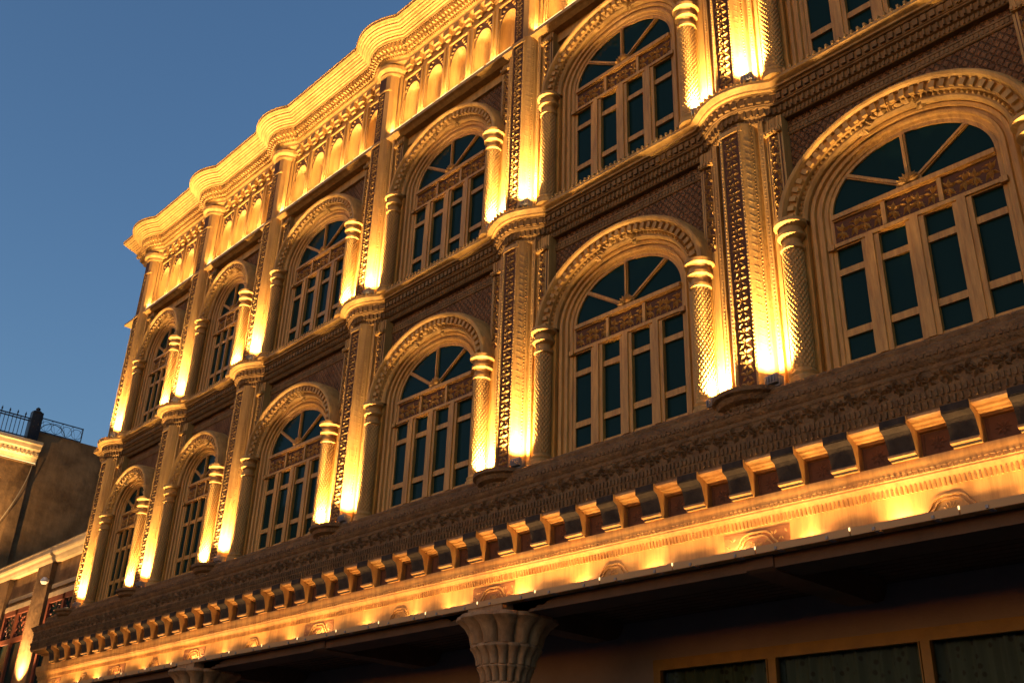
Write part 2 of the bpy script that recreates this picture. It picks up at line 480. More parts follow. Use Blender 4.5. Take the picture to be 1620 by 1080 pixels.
def make_window(kind, upper):
    g = geom(kind, upper); gw = g['gw']; zs = g['zs']; k = gw / 0.835
    ZB = 6.0
    def XZ(y0): return lambda u, v, h: (u, y0 - h, v)
    # wooden casing (the thing "window"), origin at the sill line x=0
    mb = MB()
    prof = [(.835, .61, .06), (.835, .61, .03), (.872, .645, .026), (.88, .65, .012), (.915, .68, .0), (.925, .69, -.03), (.955, .715, -.038),
            (.965, .725, -.015), (.99, .745, -.02), (1.0, .755, -.055), (1.035, .785, -.065), (1.06, .805, -.05), (1.075, .82, -.02), (1.115, .87, -.004), (1.115, .87, .11)]
    arch_sweep(mb, g, prof, zbot=5.84)
    # sill board
    a, _ = AB(g, 1.11, .8)
    mb.box(-gw - .02, gw + .02, .02, .12, 5.80, ZB + .03)
    mb.box(-a + .02, a - .02, -.055, .02, 5.78, 5.90)
    for sg in (-1, 1):  # added backing strips that stop lamp light leaking behind the colonnettes
        xa, xb = sorted((sg * (a - .03), sg * (g['colx'] + .10)))
        mb.box(xa, xb, -.085, .078, 5.78, zs - .02)
    # posts and rails
    pw = 0.28 * k if kind == 'wide' else .195; po = (2 * gw - 4 * pw) / 3
    xs = [-gw + i * (pw + po) for i in range(4)]
    for i in range(3):
        x = xs[i] + pw
        yp = 0.0 if kind == 'wide' else .022
        mb.box(x, x + po, yp, .10, ZB, 7.26 + g['lift'])
        mb.box(x + po * .28, x + po * .72, yp - .015, yp, ZB, 7.27 + g['lift'])
    for x in xs:
        for z, h in ((6.28, .075), (6.955, .07)):
            mb.box(x, x + pw, .02, .10, z, z + h)
    L = g['lift']
    mb.box(-gw, gw, .01, .10, 7.255 + L, 7.325 + L)
    mb.box(-gw, gw, -.015, .01, 7.27 + L, 7.31 + L)
    mb.box(-gw, gw, .01, .10, 7.585 + L, 7.665 + L)
    mb.box(-gw, gw, -.015, .01, 7.60 + L, 7.65 + L)
    mb.box(-gw - .07 * g['s'], -gw, -.03, .03, 7.25 + L, 7.31 + L); mb.box(gw, gw + .07 * g['s'], -.03, .03, 7.25 + L, 7.31 + L)
    for t in (-1, 1):
        x = t * gw / 2.9
        mb.box(x - .022, x + .022, .0, .10, 7.325 + L, 7.585 + L)
    # fan: hub and three glazing bars
    _, b = AB(g, .835, .61)
    for t in (33, 90, 147):
        e = math.radians(t)
        # walk out to the ellipse
        dx, dz = math.cos(e), math.sin(e)
        r = 1 / math.sqrt((dx / gw) ** 2 + (dz / b) ** 2)
        mb.bar((dx * .10, zs + dz * .10), (dx * r, zs + dz * r), .052, .03, .10)
        mb.bar((dx * .10, zs + dz * .10), (dx * (r - .01), zs + dz * (r - .01)), .024, .012, .03)
    win = mb.build("window", WOOD, building)
    # hub rosette
    hb = MB()
    for i in range(9):
        an = math.radians(-80 + 20 * i)
        hb.leaf(XZ(.0), 0, zs + .015, an, .135 * math.sqrt(k), .028, .03)
    n = 12
    vs = [(.135 * k ** .5 * math.cos(PI * i / n), .02, zs + .135 * k ** .5 * math.sin(PI * i / n)) for i in range(n + 1)]
    vs2 = [(x, .09, z) for x, y, z in vs]
    hb.add(vs + vs2, [tuple(range(n + 1))] + [(i, i + 1, n + 2 + i, n + 1 + i) for i in range(n)])
    hb.build("rosette", WOOD, win)
    # carved transom panel: dark ground with raised scrolls
    tp = MB(); tp.mat = 1
    tp.box(-gw, gw, .035, .09, 7.325 + L, 7.585 + L)
    tp.mat = 0
    M = XZ(.035)
    cells = 3; cw = 2 * gw / cells
    for c in range(cells):
        x0 = -gw + c * cw + .03; x1 = x0 + cw - .06
        nn = 4 if kind == 'wide' else 3
        for q in range(nn):
            u = x0 + (x1 - x0) * (q + .5) / nn; zc = 7.455 + L; sg = 1 if q % 2 else -1
            sc = (x1 - x0) / nn
            for ang, ln in ((.6 * sg, .115), (2.2 * sg, .1), (-1.2 * sg, .1), (-2.6 * sg, .115), (3.1, .11), (0.1, .1)):
                tp.leaf(M, u + .012 * sg, zc, ang, ln * (1.0 if kind == 'wide' else .9), .021, .035)
            tp.leaf(M, u - sc * .5, zc + .07 * sg, 1.57, sc, .012, .02)
    tp.build("transom_panel", [WOOD, RECESS], win)
    # panes: one sheet of glass behind the bars, following the casing
    gl = MB()
    n = 28
    bot = [(-gw - .0, .088, ZB), (gw, .088, ZB)]
    top = [((gw) * math.cos(PI * i / n), .088, zs + b * math.sin(PI * i / n)) for i in range(n + 1)]
    bot = [(x, .052, z) for x, y, z in bot]; top = [(x, .052, z) for x, y, z in top]
    gl.add(bot + top, [tuple(range(n + 3))])
    gl.build("pane", GLASS, win, smooth=0)
    # archivolt, standing on the colonnettes
    av = MB()
    pr = [(1.05, .80, .05), (1.05, .80, -.10), (1.075, .825, -.125), (1.095, .845, -.125), (1.10, .85, -.11), (1.14, .885, -.11), (1.145, .89, -.165),
          (1.24, .985, -.165), (1.25, .995, -.20), (1.27, 1.01, -.235), (1.30, 1.035, -.245), (1.325, 1.06, -.23), (1.335, 1.07, -.19), (1.35, 1.085, -.17), (1.36, 1.095, .09)]
    g2 = dict(g)
    arch_sweep(av, g2, pr, n=48)
    a, b2 = AB(g, 1.118, .868)
    for x, z, tx, tz in arc_points(a, b2, .06, zs):
        av.bead((x, -.12, z), .031)
    a, b2 = AB(g, 1.193, .938)
    for x, z, tx, tz in arc_points(a, b2, .105, zs):
        nx, nz = -tz, tx
        av.bar((x - tx * .026, z - tz * .026), (x + tx * .026, z + tz * .026), .075, -.205, -.16)
    # carved spray at the crown
    a, b2 = AB(g, 1.06, .82)
    M = XZ(-.13)
    for sgn in (-1, 1):
        for q in range(5):
            av.leaf(M, sgn * (.03 + .055 * q), zs + b2 + .05 - .012 * q * q, sgn * (1.9 - .33 * q), .12, .026, .05)
            av.leaf(M, sgn * (.03 + .06 * q), zs + b2 + .07 - .012 * q * q, sgn * (.5 + .2 * q), .10, .022, .05)
    av.leaf(M, 0, zs + b2, 0, .2, .05, .06)
    av.build("archivolt", GILT, win)
    return win

def make_colonnette(height):
    """engaged column with a lattice-carved shaft and a ringed capital, base at z=0"""
    mb = MB()
    mb.lathe([(0, 0), (.15, 0), (.15, .05), (.13, .07), (.14, .10), (.115, .13), (.105, .15), (0.0, .15)], 20)
    zb, zt = .15, height - .36
    rows = int((zt - zb) / .0085)
    prof = [(.098, zb + (zt - zb) * i / rows) for i in range(rows + 1)]
    def mod(r, z, a, j):
        u = a * 15 + z * 92; v = a * 15 - z * 92
        return r + .016 * (abs(math.sin(u / 2)) * abs(math.sin(v / 2))) ** .7
    mb.lathe(prof, 90, mod=mod)
    o = mb.build("colonnette", GILT, building, smooth=40)
    cp = MB()
    z = zt
    prof = [(.0, z), (.10, z), (.125, z + .02), (.125, z + .055), (.10, z + .075), (.098, z + .13), (.125, z + .15), (.145, z + .17), (.145, z + .205), (.118, z + .225),
            (.122, z + .265), (.15, z + .285), (.172, z + .305), (.172, z + .35), (.15, z + .36), (0, z + .36)]
    cp.lathe(prof, 24)
    cp.build("capital", GILT, o)
    return o

protos = {}
colo = {}
for i in range(len(PX) - 1):
    cx, kind = win_spec(i)
    for up in (0, 1):
        key = (kind, up if kind == 'narrow' else 0)
        g = geom(kind, up)
        if key not in protos:
            w = make_window(kind, up); protos[key] = w
            w.location = (cx, -.075, UP * up - .065)
        else:
            dup(protos[key], building, (cx, -.075, UP * up - .065))
        hgt = g['zs'] + UP * up - .05 - (Z0 if not up else Z1)
        hk = round(hgt, 3)
        for sg in (-1, 1):
            loc = (cx + sg * g['colx'], -.225, Z0 if not up else Z1)
            if hk not in colo:
                colo[hk] = make_colonnette(hgt); colo[hk].location = loc
            else:
                dup(colo[hk], building, loc)

# ---- pilasters
def make_pilaster(h):
    mb = MB()
    pts = [(-.56, .02), (-.56, -.14), (-.345, -.14), (-.345, -.19), (-.285, -.19), (-.285, -.13), (-.245, -.13), (-.238, -.20), (-.145, -.315), (-.135, -.335), (-.11, -.335), (-.105, -.32),
           (.105, -.32), (.11, -.335), (.135, -.335), (.145, -.315), (.20, -.26), (.238, -.19), (.245, -.13), (.285, -.13), (.285, -.19), (.345, -.19), (.345, -.14), (.56, -.14), (.56, .02)]
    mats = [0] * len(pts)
    mats[6] = 1; mats[7] = 1  # left flank of the shaft coloured dark in place of its shade
    mats[11] = 2
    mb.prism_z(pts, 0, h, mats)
    # curved caps over the front panel, and bead lines
    mb.mat = 0
    mb.prism_z([(-.15, -.20), (-.15, -.33), (-.08, -.355), (.08, -.355), (.15, -.33), (.15, -.20)], h - .10, h - .04)
    n = int(h / .045)
    for i in range(n):
        z = .03 + i * .045
        for x, y in ((-.315, -.19), (.315, -.19), (-.122, -.335), (.122, -.335), (.43, -.14), (.222, -.225)):
            mb.bead((x, y, z), .011)
    for x in (-.515, -.39, .39, .515): mb.box(x - .009, x + .009, -.152, -.139, .0, h)
    for x in (-.475, .475): mb.box(x - .005, x + .005, -.146, -.139, .0, h)
    # scallops up the rounded right flank
    for i in range(int((h - .3) / .09)):
        z = .2 + i * .09
        mb.add([(.165, -.297, z), (.20, -.262, z - .025), (.225, -.216, z), (.225, -.216, z + .01), (.20, -.2645, z - .015), (.165, -.2995, z + .01)],
               [(0, 1, 4, 5), (1, 2, 3, 4)])
    return mb.build("pilaster", [GILT, SHADE_STRIP, RECESS], building, smooth=25)
def carved_strip(name, parent, mapping, w, z0, z1, h=.028, period=None):
    """palmette and crossing leaf pattern along a vertical strip"""
    mb = MB()
    p = period or w * 1.15
    n = max(1, int(round((z1 - z0) / p))); p = (z1 - z0) / n
    for i in range(n):
        v = z0 + (i + .5) * p
        for s in (-1, 1):
            mb.leaf(mapping, s * .004, v + .04 * p, s * .95, .47 * w, .085 * w, h)
            mb.leaf(mapping, s * .004, v - .04 * p, s * (PI - .9), .44 * w, .075 * w, h)
            mb.leaf(mapping, s * .44 * w, v + .34 * p, s * -2.0, .24 * w, .07 * w, h * .8)
        mb.leaf(mapping, 0, v + .02 * p, 0, .52 * p, .075 * w, h * 1.15)
    return mb.build(name, GILT, parent, smooth=0)
H_LO, H_UP = Z1 - .40 - Z0, Z2 - .06 - Z1
def pil_set(h, ztop_leaf):
    p = make_pilaster(h)
    M = lambda u, v, hh: (u, -.32 - hh, v)
    carved_strip("carved_panel", p, M, .19, .06, h - .14, .026, .118)
    for sg in (-1, 1):
        # carved strip on the flat beside the shaft
        rec = MB(); hs = h - .17
        rec.box(sg * .45 - .085, sg * .45 + .085, -.146, -.14, ztop_leaf, hs - .06)
        st = rec.build("leaf_strip", RECESS, p, smooth=0)
        Ms = lambda u, v, hh, c=sg * .45: (c + u, -.147 - hh, v)
        mb = MB()
        rnd = random.Random(3); pp = .11; n = int((hs - .06 - ztop_leaf) / pp)
        for i in range(n):
            v = ztop_leaf + (i + .5) * pp; s = 1 if i % 2 else -1
            for a, du, dv in ((.4, 0, 0), (-1.0, .02, .03), (1.9, -.02, .0), (2.9, .0, -.02), (-2.3, .03, -.02), (1.2, -.05, .03), (-.3, -.055, -.03)):
                mb.leaf(Ms, s * .02 + du * s, v + dv, a * s + rnd.uniform(-.2, .2), .07, .02, .03)
        mb.build("carved_leaves", GILT, p, smooth=0)
        cap = MB(); cap.box(sg * .45 - .105, sg * .45 + .105, -.185, -.13, hs - .06, hs - .0)
        for q in range(5): cap.box(sg * .45 - .1 + q * .042, sg * .45 - .1 + q * .042 + .022, -.2, -.185, hs - .05, hs - .01)
        cap.build("strip_cap", GILT, p, smooth=0)
    return p
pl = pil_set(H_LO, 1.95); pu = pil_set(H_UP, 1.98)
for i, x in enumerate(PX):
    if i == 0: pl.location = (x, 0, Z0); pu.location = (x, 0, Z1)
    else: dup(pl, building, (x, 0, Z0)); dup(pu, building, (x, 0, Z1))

# ---- middle cornice with a bulge over every lower pilaster
def mid_cornice():
    mb = MB()
    path = front_path(.21, .48, .62)
    zt = Z1
    mb.mat = 0
    prof = [(-.02, -.42), (.07, -.42), (.08, -.41), (.08, -.35), (.11, -.34), (.12, -.26), (.155, -.25), (.16, -.235), (.17, -.23),  (.175, -.125), (.20, -.12),
            (.21, -.10), (.245, -.095), (.25, -.075), (.275, -.062), (.30, -.045), (.31, -.04), (.31, .0), (-.05, 0.0)]
    mb.sweep(path, [(d, zt + z) for d, z in prof])
    for c, t, n in walk(path, .075, .305): mb.obox(c, t, n, .045, -.03, .014, zt - .005, zt + .042, .5)
    mb.mat = 1
    for c, t, n in walk(path, .09, .172): mb.obox(c, t, n, .055, -.01, .028, zt - .215, zt - .14)
    for c, t, n in walk(path, .07, .113): mb.obox(c, t, n, .045, -.01, .028, zt - .335, zt - .265, .7)
    for c, t, n in walk(path, .05, .08): mb.obox(c, t, n, .03, -.01, .016, zt - .405, zt - .355, .6)
    # flat string moulding on the wall below
    mb.sweep([(XL, 2, -1, 0), (XL, 0, -1, -1), (XR, 0, 0, -1)], [(-.02, zt - .62), (.012, zt - .62), (.022, zt - .61), (.022, zt - .595), (.010, zt - .59), (.010, zt - .53), (.022, zt - .525), (.022, zt - .505), (-.02, zt - .50)])
    for c, t, n in walk([(XL, 0, 0, -1), (XR, 0, 0, -1)], .05, .010): mb.obox(c, t, n, .03, -.01, .012, zt - .585, zt - .535)
    o = mb.build("middle_cornice", [GILT, SHADE_ROWS], building, smooth=30)
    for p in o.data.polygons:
        if p.center.z < zt - .11: p.material_index = 1  # shade under the lip painted as a darker tone
    return o
mid_cornice()

# ---- parapet: ledge, niches, short pilasters, roof cornice
def niche_panel(w):
    """one parapet panel with an arched concave niche, centred at x=0, base z=0"""
    mb = MB()
    h = 1.52; nw = w * .315; zs = .84; b = .29; zb = .05; n = 14; yf = -.05
    def top(t): return (nw * math.cos(t), zs + b * math.sin(t))
    hw = w / 2
    mb.add([(-hw, yf, 0), (-nw, yf, 0), (-nw, yf, zs), (-hw, yf, zs)], [(0, 1, 2, 3)])
    mb.add([(nw, yf, 0), (hw, yf, 0), (hw, yf, zs), (nw, yf, zs)], [(0, 1, 2, 3)])
    mb.add([(-hw, yf, zs), (-nw, yf, zs), (-nw, yf, h), (-hw, yf, h)], [(0, 1, 2, 3)])
    mb.add([(nw, yf, zs), (hw, yf, zs), (hw, yf, h), (nw, yf, h)], [(0, 1, 2, 3)])
    mb.add([(-nw, yf, 0), (nw, yf, 0), (nw, yf, zb), (-nw, yf, zb)], [(0, 1, 2, 3)])
    mb.mat = 1  # spandrel takes the dark ground colour to paint in its shade
    for i in range(n):
        x0, z0 = top(PI * i / n); x1, z1 = top(PI * (i + 1) / n)
        mb.add([(x1, yf, z1), (x0, yf, z0), (x0, yf, 1.30), (x1, yf, 1.30)], [(0, 1, 2, 3)])
    mb.mat = 0
    mb.add([(-nw, yf, 1.30), (nw, yf, 1.30), (nw, yf, h), (-nw, yf, h)], [(0, 1, 2, 3)])
    # concave back
    dep = .21
    m = 12
    rows = [zb + (zs - zb) * i / 4 for i in range(5)]
    vs = []
    for z in rows:
        for k in range(m + 1):
            t = PI * k / m
            vs.append((nw * math.cos(t), yf + dep * math.sin(t), z))
    for i in range(1, 7):
        e = PI / 2 * i / 6
        for k in range(m + 1):
            t = PI * k / m
            vs.append((nw * math.cos(t) * math.cos(e), yf + dep * math.sin(t) * math.cos(e), zs + b * math.sin(e)))
    nr = len(vs) // (m + 1)
    mb.add(vs, [(r * (m + 1) + k, r * (m + 1) + k + 1, (r + 1) * (m + 1) + k + 1, (r + 1) * (m + 1) + k) for r in range(nr - 1) for k in range(m)])
    # raised frame lines and the pier between panels
    fr = .018
    x = hw - .055
    for s in (-1, 1): mb.box(s * x - fr, s * x + fr, yf - .035, yf, 0.0, 1.30)
    mb.box(-x - fr, x + fr, yf - .035, yf, 1.30, 1.335)
    for s in (-1, 1): mb.box(s * (nw + .03) - .012, s * (nw + .03) + .012, yf - .02, yf, 0.0, zs)
    M = lambda u, v, hh: (u, yf - hh, v)
    for s in (-1, 1):
        for q in range(4):
            mb.leaf(M, s * (nw * .25 + q * nw * .2), 1.22 - .055 * q, s * (1.0 + .35 * q), .10, .024, .02)
    # carving low on the niche back
    rnd = random.Random(5)
    for q in range(34):
        t = rnd.uniform(.55, 1.5); z = rnd.uniform(.1, .75)
        def Mn(u, v, hh, t=t):
            tt = t + u / nw * .6
            return ((nw - hh * .5) * math.cos(tt), yf + (dep - hh) * math.sin(tt), v)
        mb.leaf(Mn, 0, z, rnd.uniform(0, 6.28), .085, .026, .03)
    return mb.build("parapet_niche", [GILT, RECESS], building, smooth=30)
nich = {}
PANELS = []
for i in range(len(PX) - 1):
    cnt = 4 if i < 2 else 5
    x0, x1 = PX[i] + .24, PX[i + 1] - .24
    w = (x1 - x0) / cnt
    for q in range(cnt):
        cx = x0 + (q + .5) * w
        PANELS.append((i, q, cx, w))
        key = cnt
        if key not in nich:
            nich[key] = niche_panel(w); nich[key].location = (cx, 0, Z2)
        else: dup(nich[key], building, (cx, 0, Z2))
mb = MB()
mb.box(XL, XR, -.05, .4, Z2 - .28, Z2 - .012)
mb.sweep([(XL, 4, -1, 0), (XL, 0, -1, -1), (XR, 0, 0, -1)], [(-.05, Z2 - .12), (.16, Z2 - .12), (.22, Z2 - .08), (.27, Z2 - .06), (.27, Z2 - .012), (-.05, Z2 - .012)])
mb.box(XL, PX[0] - .24, -.05, .4, Z2, Z2 + 1.52)
mb.box(PX[-1] + .24, XR, -.05, .4, Z2, Z2 + 1.52)
mb.build("parapet_ledge", GILT, building, smooth=0)
def parapet_pilaster():
    mb = MB(); h = 1.40
    pts = [(-.26, .02), (-.26, -.13), (-.21, -.13), (-.19, -.25), (-.12, -.31), (.07, -.31), (.15, -.275), (.20, -.20), (.21, -.13), (.26, -.13), (.26, .02)]
    mats = [0] * len(pts); mats[4] = 2; mats[3] = 1  # carving ground in front; left flank has its shade painted in
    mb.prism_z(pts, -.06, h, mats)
    mb.mat = 0
    mb.prism_z([(-.10, -.28), (-.10, -.33), (.10, -.33), (.17, -.295), (.17, -.2), (-.10, -.2)], h - .36, h - .33)
    o = mb.build("parapet_pilaster", [GILT, SHADE_STRIP, RECESS], building, smooth=25)
    M = lambda u, v, hh: (u - .025, -.31 - hh, v)
    carved_strip("carved_panel", o, M, .15, .0, h - .40, .02, .10)
    c2 = MB()
    c2.lathe([(0, h - .02), (.24, h - .02), (.27, h + .02), (.27, h + .06), (.33, h + .1), (.34, h + .16), (0, h + .16)], 20, c=(0, -.08))
    c2.build("capital", GILT, o)
    return o
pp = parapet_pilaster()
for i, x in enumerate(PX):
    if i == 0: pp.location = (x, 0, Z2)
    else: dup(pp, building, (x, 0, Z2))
def roof_cornice():
    mb = MB()
    path = front_path(.18, .47, .62, ret=6.0)
    prof = [(-.06, 14.28), (.06, 14.28), (.08, 14.32), (.08, 14.40), (.16, 14.42), (.17, 14.47), (.20, 14.50), (.20, 14.54), (.235, 14.56), (.24, 14.62), (.27, 14.64), (.29, 14.70), (.31, 14.73), (.315, 14.765),
            (.345, 14.77), (.355, 14.80), (.385, 14.81), (.385, 14.84), (.415, 14.85), (.43, 14.875), (.46, 14.885), (.46, 14.915), (.49, 14.925), (.51, 14.955), (.54, 14.965), (.54, 14.995), (.57, 15.005), (.59, 15.035), (.61, 15.045), (.61, 15.10), (-.3, 15.10)]
    mb.sweep(path, prof)
    mb.add([(XL + .05, -.02, 15.06), (XR, -.02, 15.06), (XR, 12, 15.06), (XL + .05, 12, 15.06)], [(0, 1, 2, 3)])
    for c, t, n in walk(path, .05, .62): mb.obox(c, t, n, .03, -.03, .008, 15.095, 15.115)
    for c, t, n in walk(path, .085, .285): mb.obox(c, t, n, .05, -.02, .05, 14.635, 14.715, .6)
    for c, t, n in walk(path, .075, .235): mb.obox(c, t, n, .045, -.02, .04, 14.555, 14.62, .5)
    for c, t, n in walk(path, .05, .31): mb.obox(c, t, n, .028, -.02, .025, 14.732, 14.763, .5)
    for c, t, n in walk(path, .045, .20): mb.obox(c, t, n, .024, -.02, .025, 14.50, 14.54, .5)
    # stepped brackets under the cornice
    for i in range(len(PX) - 1):
        x0, x1 = PX[i] + .33, PX[i + 1] - .33
        n = 11 if i >= 2 else 8
        for q in range(n):
            x = x0 + (x1 - x0) * (q + .5) / n
            mb.box(x - .075, x + .075, -.16, -.04, 14.30, 14.405)
            mb.box(x - .055, x + .055, -.12, -.04, 14.22, 14.30)
    return mb.build("roof_cornice", GILT, building, smooth=30)
roof_cornice()

# ---- eave shelf below the lower windows
def eave_shelf():
    mb = MB()
    xl = XL - .12
    base = [(XL, 5, -1, 0), (XL, 0, -1, -1), (XR, 0, 0, -1)]
    prof = [(.0, 5.03), (.595, 5.03), (.60, 5.05), (.60, 5.12), (.605, 5.13), (.605, 5.20), (.60, 5.22), (.60, 5.37), (.61, 5.385), (.61, 5.42), (.63, 5.44), (.645, 5.48), (.645, 5.52),
            (.50, 5.56), (.50, 5.60), (.47, 5.62), (.47, 5.66), (.45, 5.68), (.46, 5.72), (.44, 5.745), (-.02, 5.745)]
    mb.sweep(base, prof)
    for c, t, n in walk(base, .105, .50): mb.obox(c, t, n, .05, -.02, .018, 5.565, 5.60)
    for c, t, n in walk(base, .06, .64): mb.obox(c, t, n, .035, -.02, .016, 5.485, 5.515)
    for c, t, n in walk(base, .05, .60): mb.obox(c, t, n, .028, -.02, .02, 5.135, 5.195, .3)
    for c, t, n in walk(base, .06, .598): mb.obox(c, t, n, .03, -.02, .022, 5.055, 5.115, .5)
    # scrolling leaves along the tall band
    rnd = random.Random(11)
    x = XL - .4; i = 0
    M = lambda u, v, hh: (u, -.60 - hh, v)
    while x < XR:
        s = 1 if i % 2 else -1
        for a, ln in ((.5 * s, .10), (1.5 * s, .10), (2.5 * s, .09), (-.7 * s, .085), (-2.1 * s, .085)):
            mb.leaf(M, x, 5.295 + .018 * s, a + rnd.uniform(-.3, .3), ln, .024, .04)
        x += .105; i += 1
    # half round swellings below every pilaster
    for p in PX:
        k = 18
        pr = [(.26, 5.55), (.30, 5.58), (.30, 5.62), (.36, 5.65), (.38, 5.70), (.42, 5.72), (.42, 5.765), (.0, 5.765)]
        mb.lathe(pr, k, c=(p, -.24), a0=PI, a1=2 * PI)
        for q in range(11):
            a = PI + PI * (q + .5) / 11
            mb.bead((p + .30 * math.cos(a), -.24 + .30 * math.sin(a), 5.60), .026)
    return mb.build("eave_shelf", EAVE, building, smooth=30)
eave_shelf()

# ---- corbels and their recesses
CORB = [-3.10 - .5425 * k - .12 for k in range(-9, 36)]
def make_corbel():
    mb = MB()
    side = [(-.395, 5.03), (-.63, 5.03), (-.63, 4.955), (-.605, 4.94), (-.575, 4.925), (-.555, 4.89), (-.54, 4.84), (-.525, 4.79), (-.52, 4.75), (-.50, 4.702), (-.395, 4.702)]
    mb.prism_x(side, -.12, .12)
    M = lambda u, v, hh: (u, -.585 - hh, v)
    o = mb.build("corbel", FASCIA, building, smooth=0)
    o.data.materials.append(SHADE_FRONT)
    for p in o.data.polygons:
        if p.normal.y < -.3: p.material_index = 1  # street-facing faces get their shade as a dark colour
    f = MB()
    f.mat = 0
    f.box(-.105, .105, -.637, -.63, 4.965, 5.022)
    f.build("corbel_face", SHADE_FRONT, o, smooth=0)
    ft = MB(); ft.prism_x([(-.512, 4.748), (-.545, 4.748), (-.545, 4.728), (-.512, 4.72)], -.122, .122)
    ft.build("corbel_foot", FASCIA, o, smooth=0)
    return o
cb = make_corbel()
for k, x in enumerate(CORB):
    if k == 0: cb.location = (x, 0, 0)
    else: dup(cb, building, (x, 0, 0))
# stepped soffit, and carved panels coloured dark for the shade between the corbels
mb = MB()
prof = [(.38, 4.72), (.40, 4.72), (.40, 4.925), (.435, 4.93), (.445, 4.948), (.485, 4.952), (.495, 4.97), (.535, 4.974), (.545, 4.99), (.59, 4.994), (.605, 5.005), (.605, 5.028), (.38, 5.028)]
mb.sweep([(XL + .1, 4, -1, 0), (XL + .1, .0, -1, -1), (XR, 0, 0, -1)], prof)
mb.build("stepped_soffit", FASCIA, building, smooth=0)
mb = MB()
mb.box(-.145, .145, -.408, -.398, 4.715, 4.92)
M = lambda u, v, hh: (u, -.408 - hh, v)
for q in range(8): mb.leaf(M, 0, 4.815, q * PI / 4, .08, .02, .012)
for q in (-1, 1): mb.box(q * .125 - .008, q * .125 + .008, -.414, -.408, 4.725, 4.91)
rp = mb.build("recess_panel", RECESS, building, smooth=0)
for k, (a, b) in enumerate(zip(sorted(CORB), sorted(CORB)[1:])):
    if k == 0: rp.location = ((a + b) / 2, 0, 0)
    else: dup(rp, building, ((a + b) / 2, 0, 0))

# ---- the glowing fascia
def fascia():
    mb = MB()
    path = [(XL + .1, 4, -1, 0), (XL + .1, 0, -1, -1), (XR, 0, 0, -1)]
    prof = [(.0, 4.17), (.40, 4.17), (.42, 4.18), (.42, 4.205), (.40, 4.215), (.40, 4.43), (.405, 4.45), (.42, 4.50), (.44, 4.535), (.452, 4.55), (.452, 4.565), (.462, 4.57), (.462, 4.60), (.466, 4.605), (.47, 4.645), (.475, 4.66), (.475, 4.70), (.0, 4.70)]
    mb.sweep(path, prof)
    for c, t, n in walk(path, .042, .405): mb.obox(c, t, n, .022, -.02, .022, 4.44, 4.525, .35)
    for c, t, n in walk(path, .05, .462): mb.obox(c, t, n, .032, -.02, .01, 4.572, 4.598, .5)
    for c, t, n in walk(path, .045, .42): mb.obox(c, t, n, .02, -.02, .008, 4.183, 4.203, .5)
    return mb.build("fascia", FASCIA, building, smooth=25)
fas = fascia()
def medallion(wide):
    mb = MB()
    M = lambda u, v, hh: (u, -hh, v)
    if wide:
        w, h = .36, .19
        mb.mat = 1; mb.box(-w, w, -.004, .0, .0, h); mb.mat = 0
        for q in range(9):
            u = -w + .06 + q * (2 * w - .12) / 8
            mb.leaf(M, u, h - .02, PI + (.5 if q % 2 else -.5), .08, .016, .012)
            mb.leaf(M, u, .05, (.8 if q % 2 else -.8), .07, .014, .012)
        R = .17
    else: R = .15
    n = 12
    for rr, wd in ((R, .016), (R * .78, .012)):
        for q in range(n):
            a0, a1 = PI * q / n, PI * (q + 1) / n
            lob = lambda a: rr * (1 + .10 * abs(math.cos(a * 3)))
            mb.bar((lob(a0) * math.cos(a0) * 1.25, lob(a0) * math.sin(a0) * .95), (lob(a1) * math.cos(a1) * 1.25, lob(a1) * math.sin(a1) * .95), wd, -.016, 0)
    for q in range(7):
        mb.leaf(M, 0, .01, -1.35 + q * .45, R * .62, .018, .014)
    return mb.build("fascia_medallion" if wide else "fascia_rosette", [FASCIA, MEDAL], fas, smooth=0)
mw = medallion(True); ms = medallion(False)
for i, x in enumerate(PX):
    loc = (x + .02, -.402, 4.22)
    if i == 0: mw.location = loc
    else: dup(mw, fas, loc)
for i in range(len(PX) - 1):
    loc = ((PX[i] + PX[i + 1]) / 2 + .06, -.402, 4.22)
    if i == 0: ms.location = loc
    else: dup(ms, fas, loc)

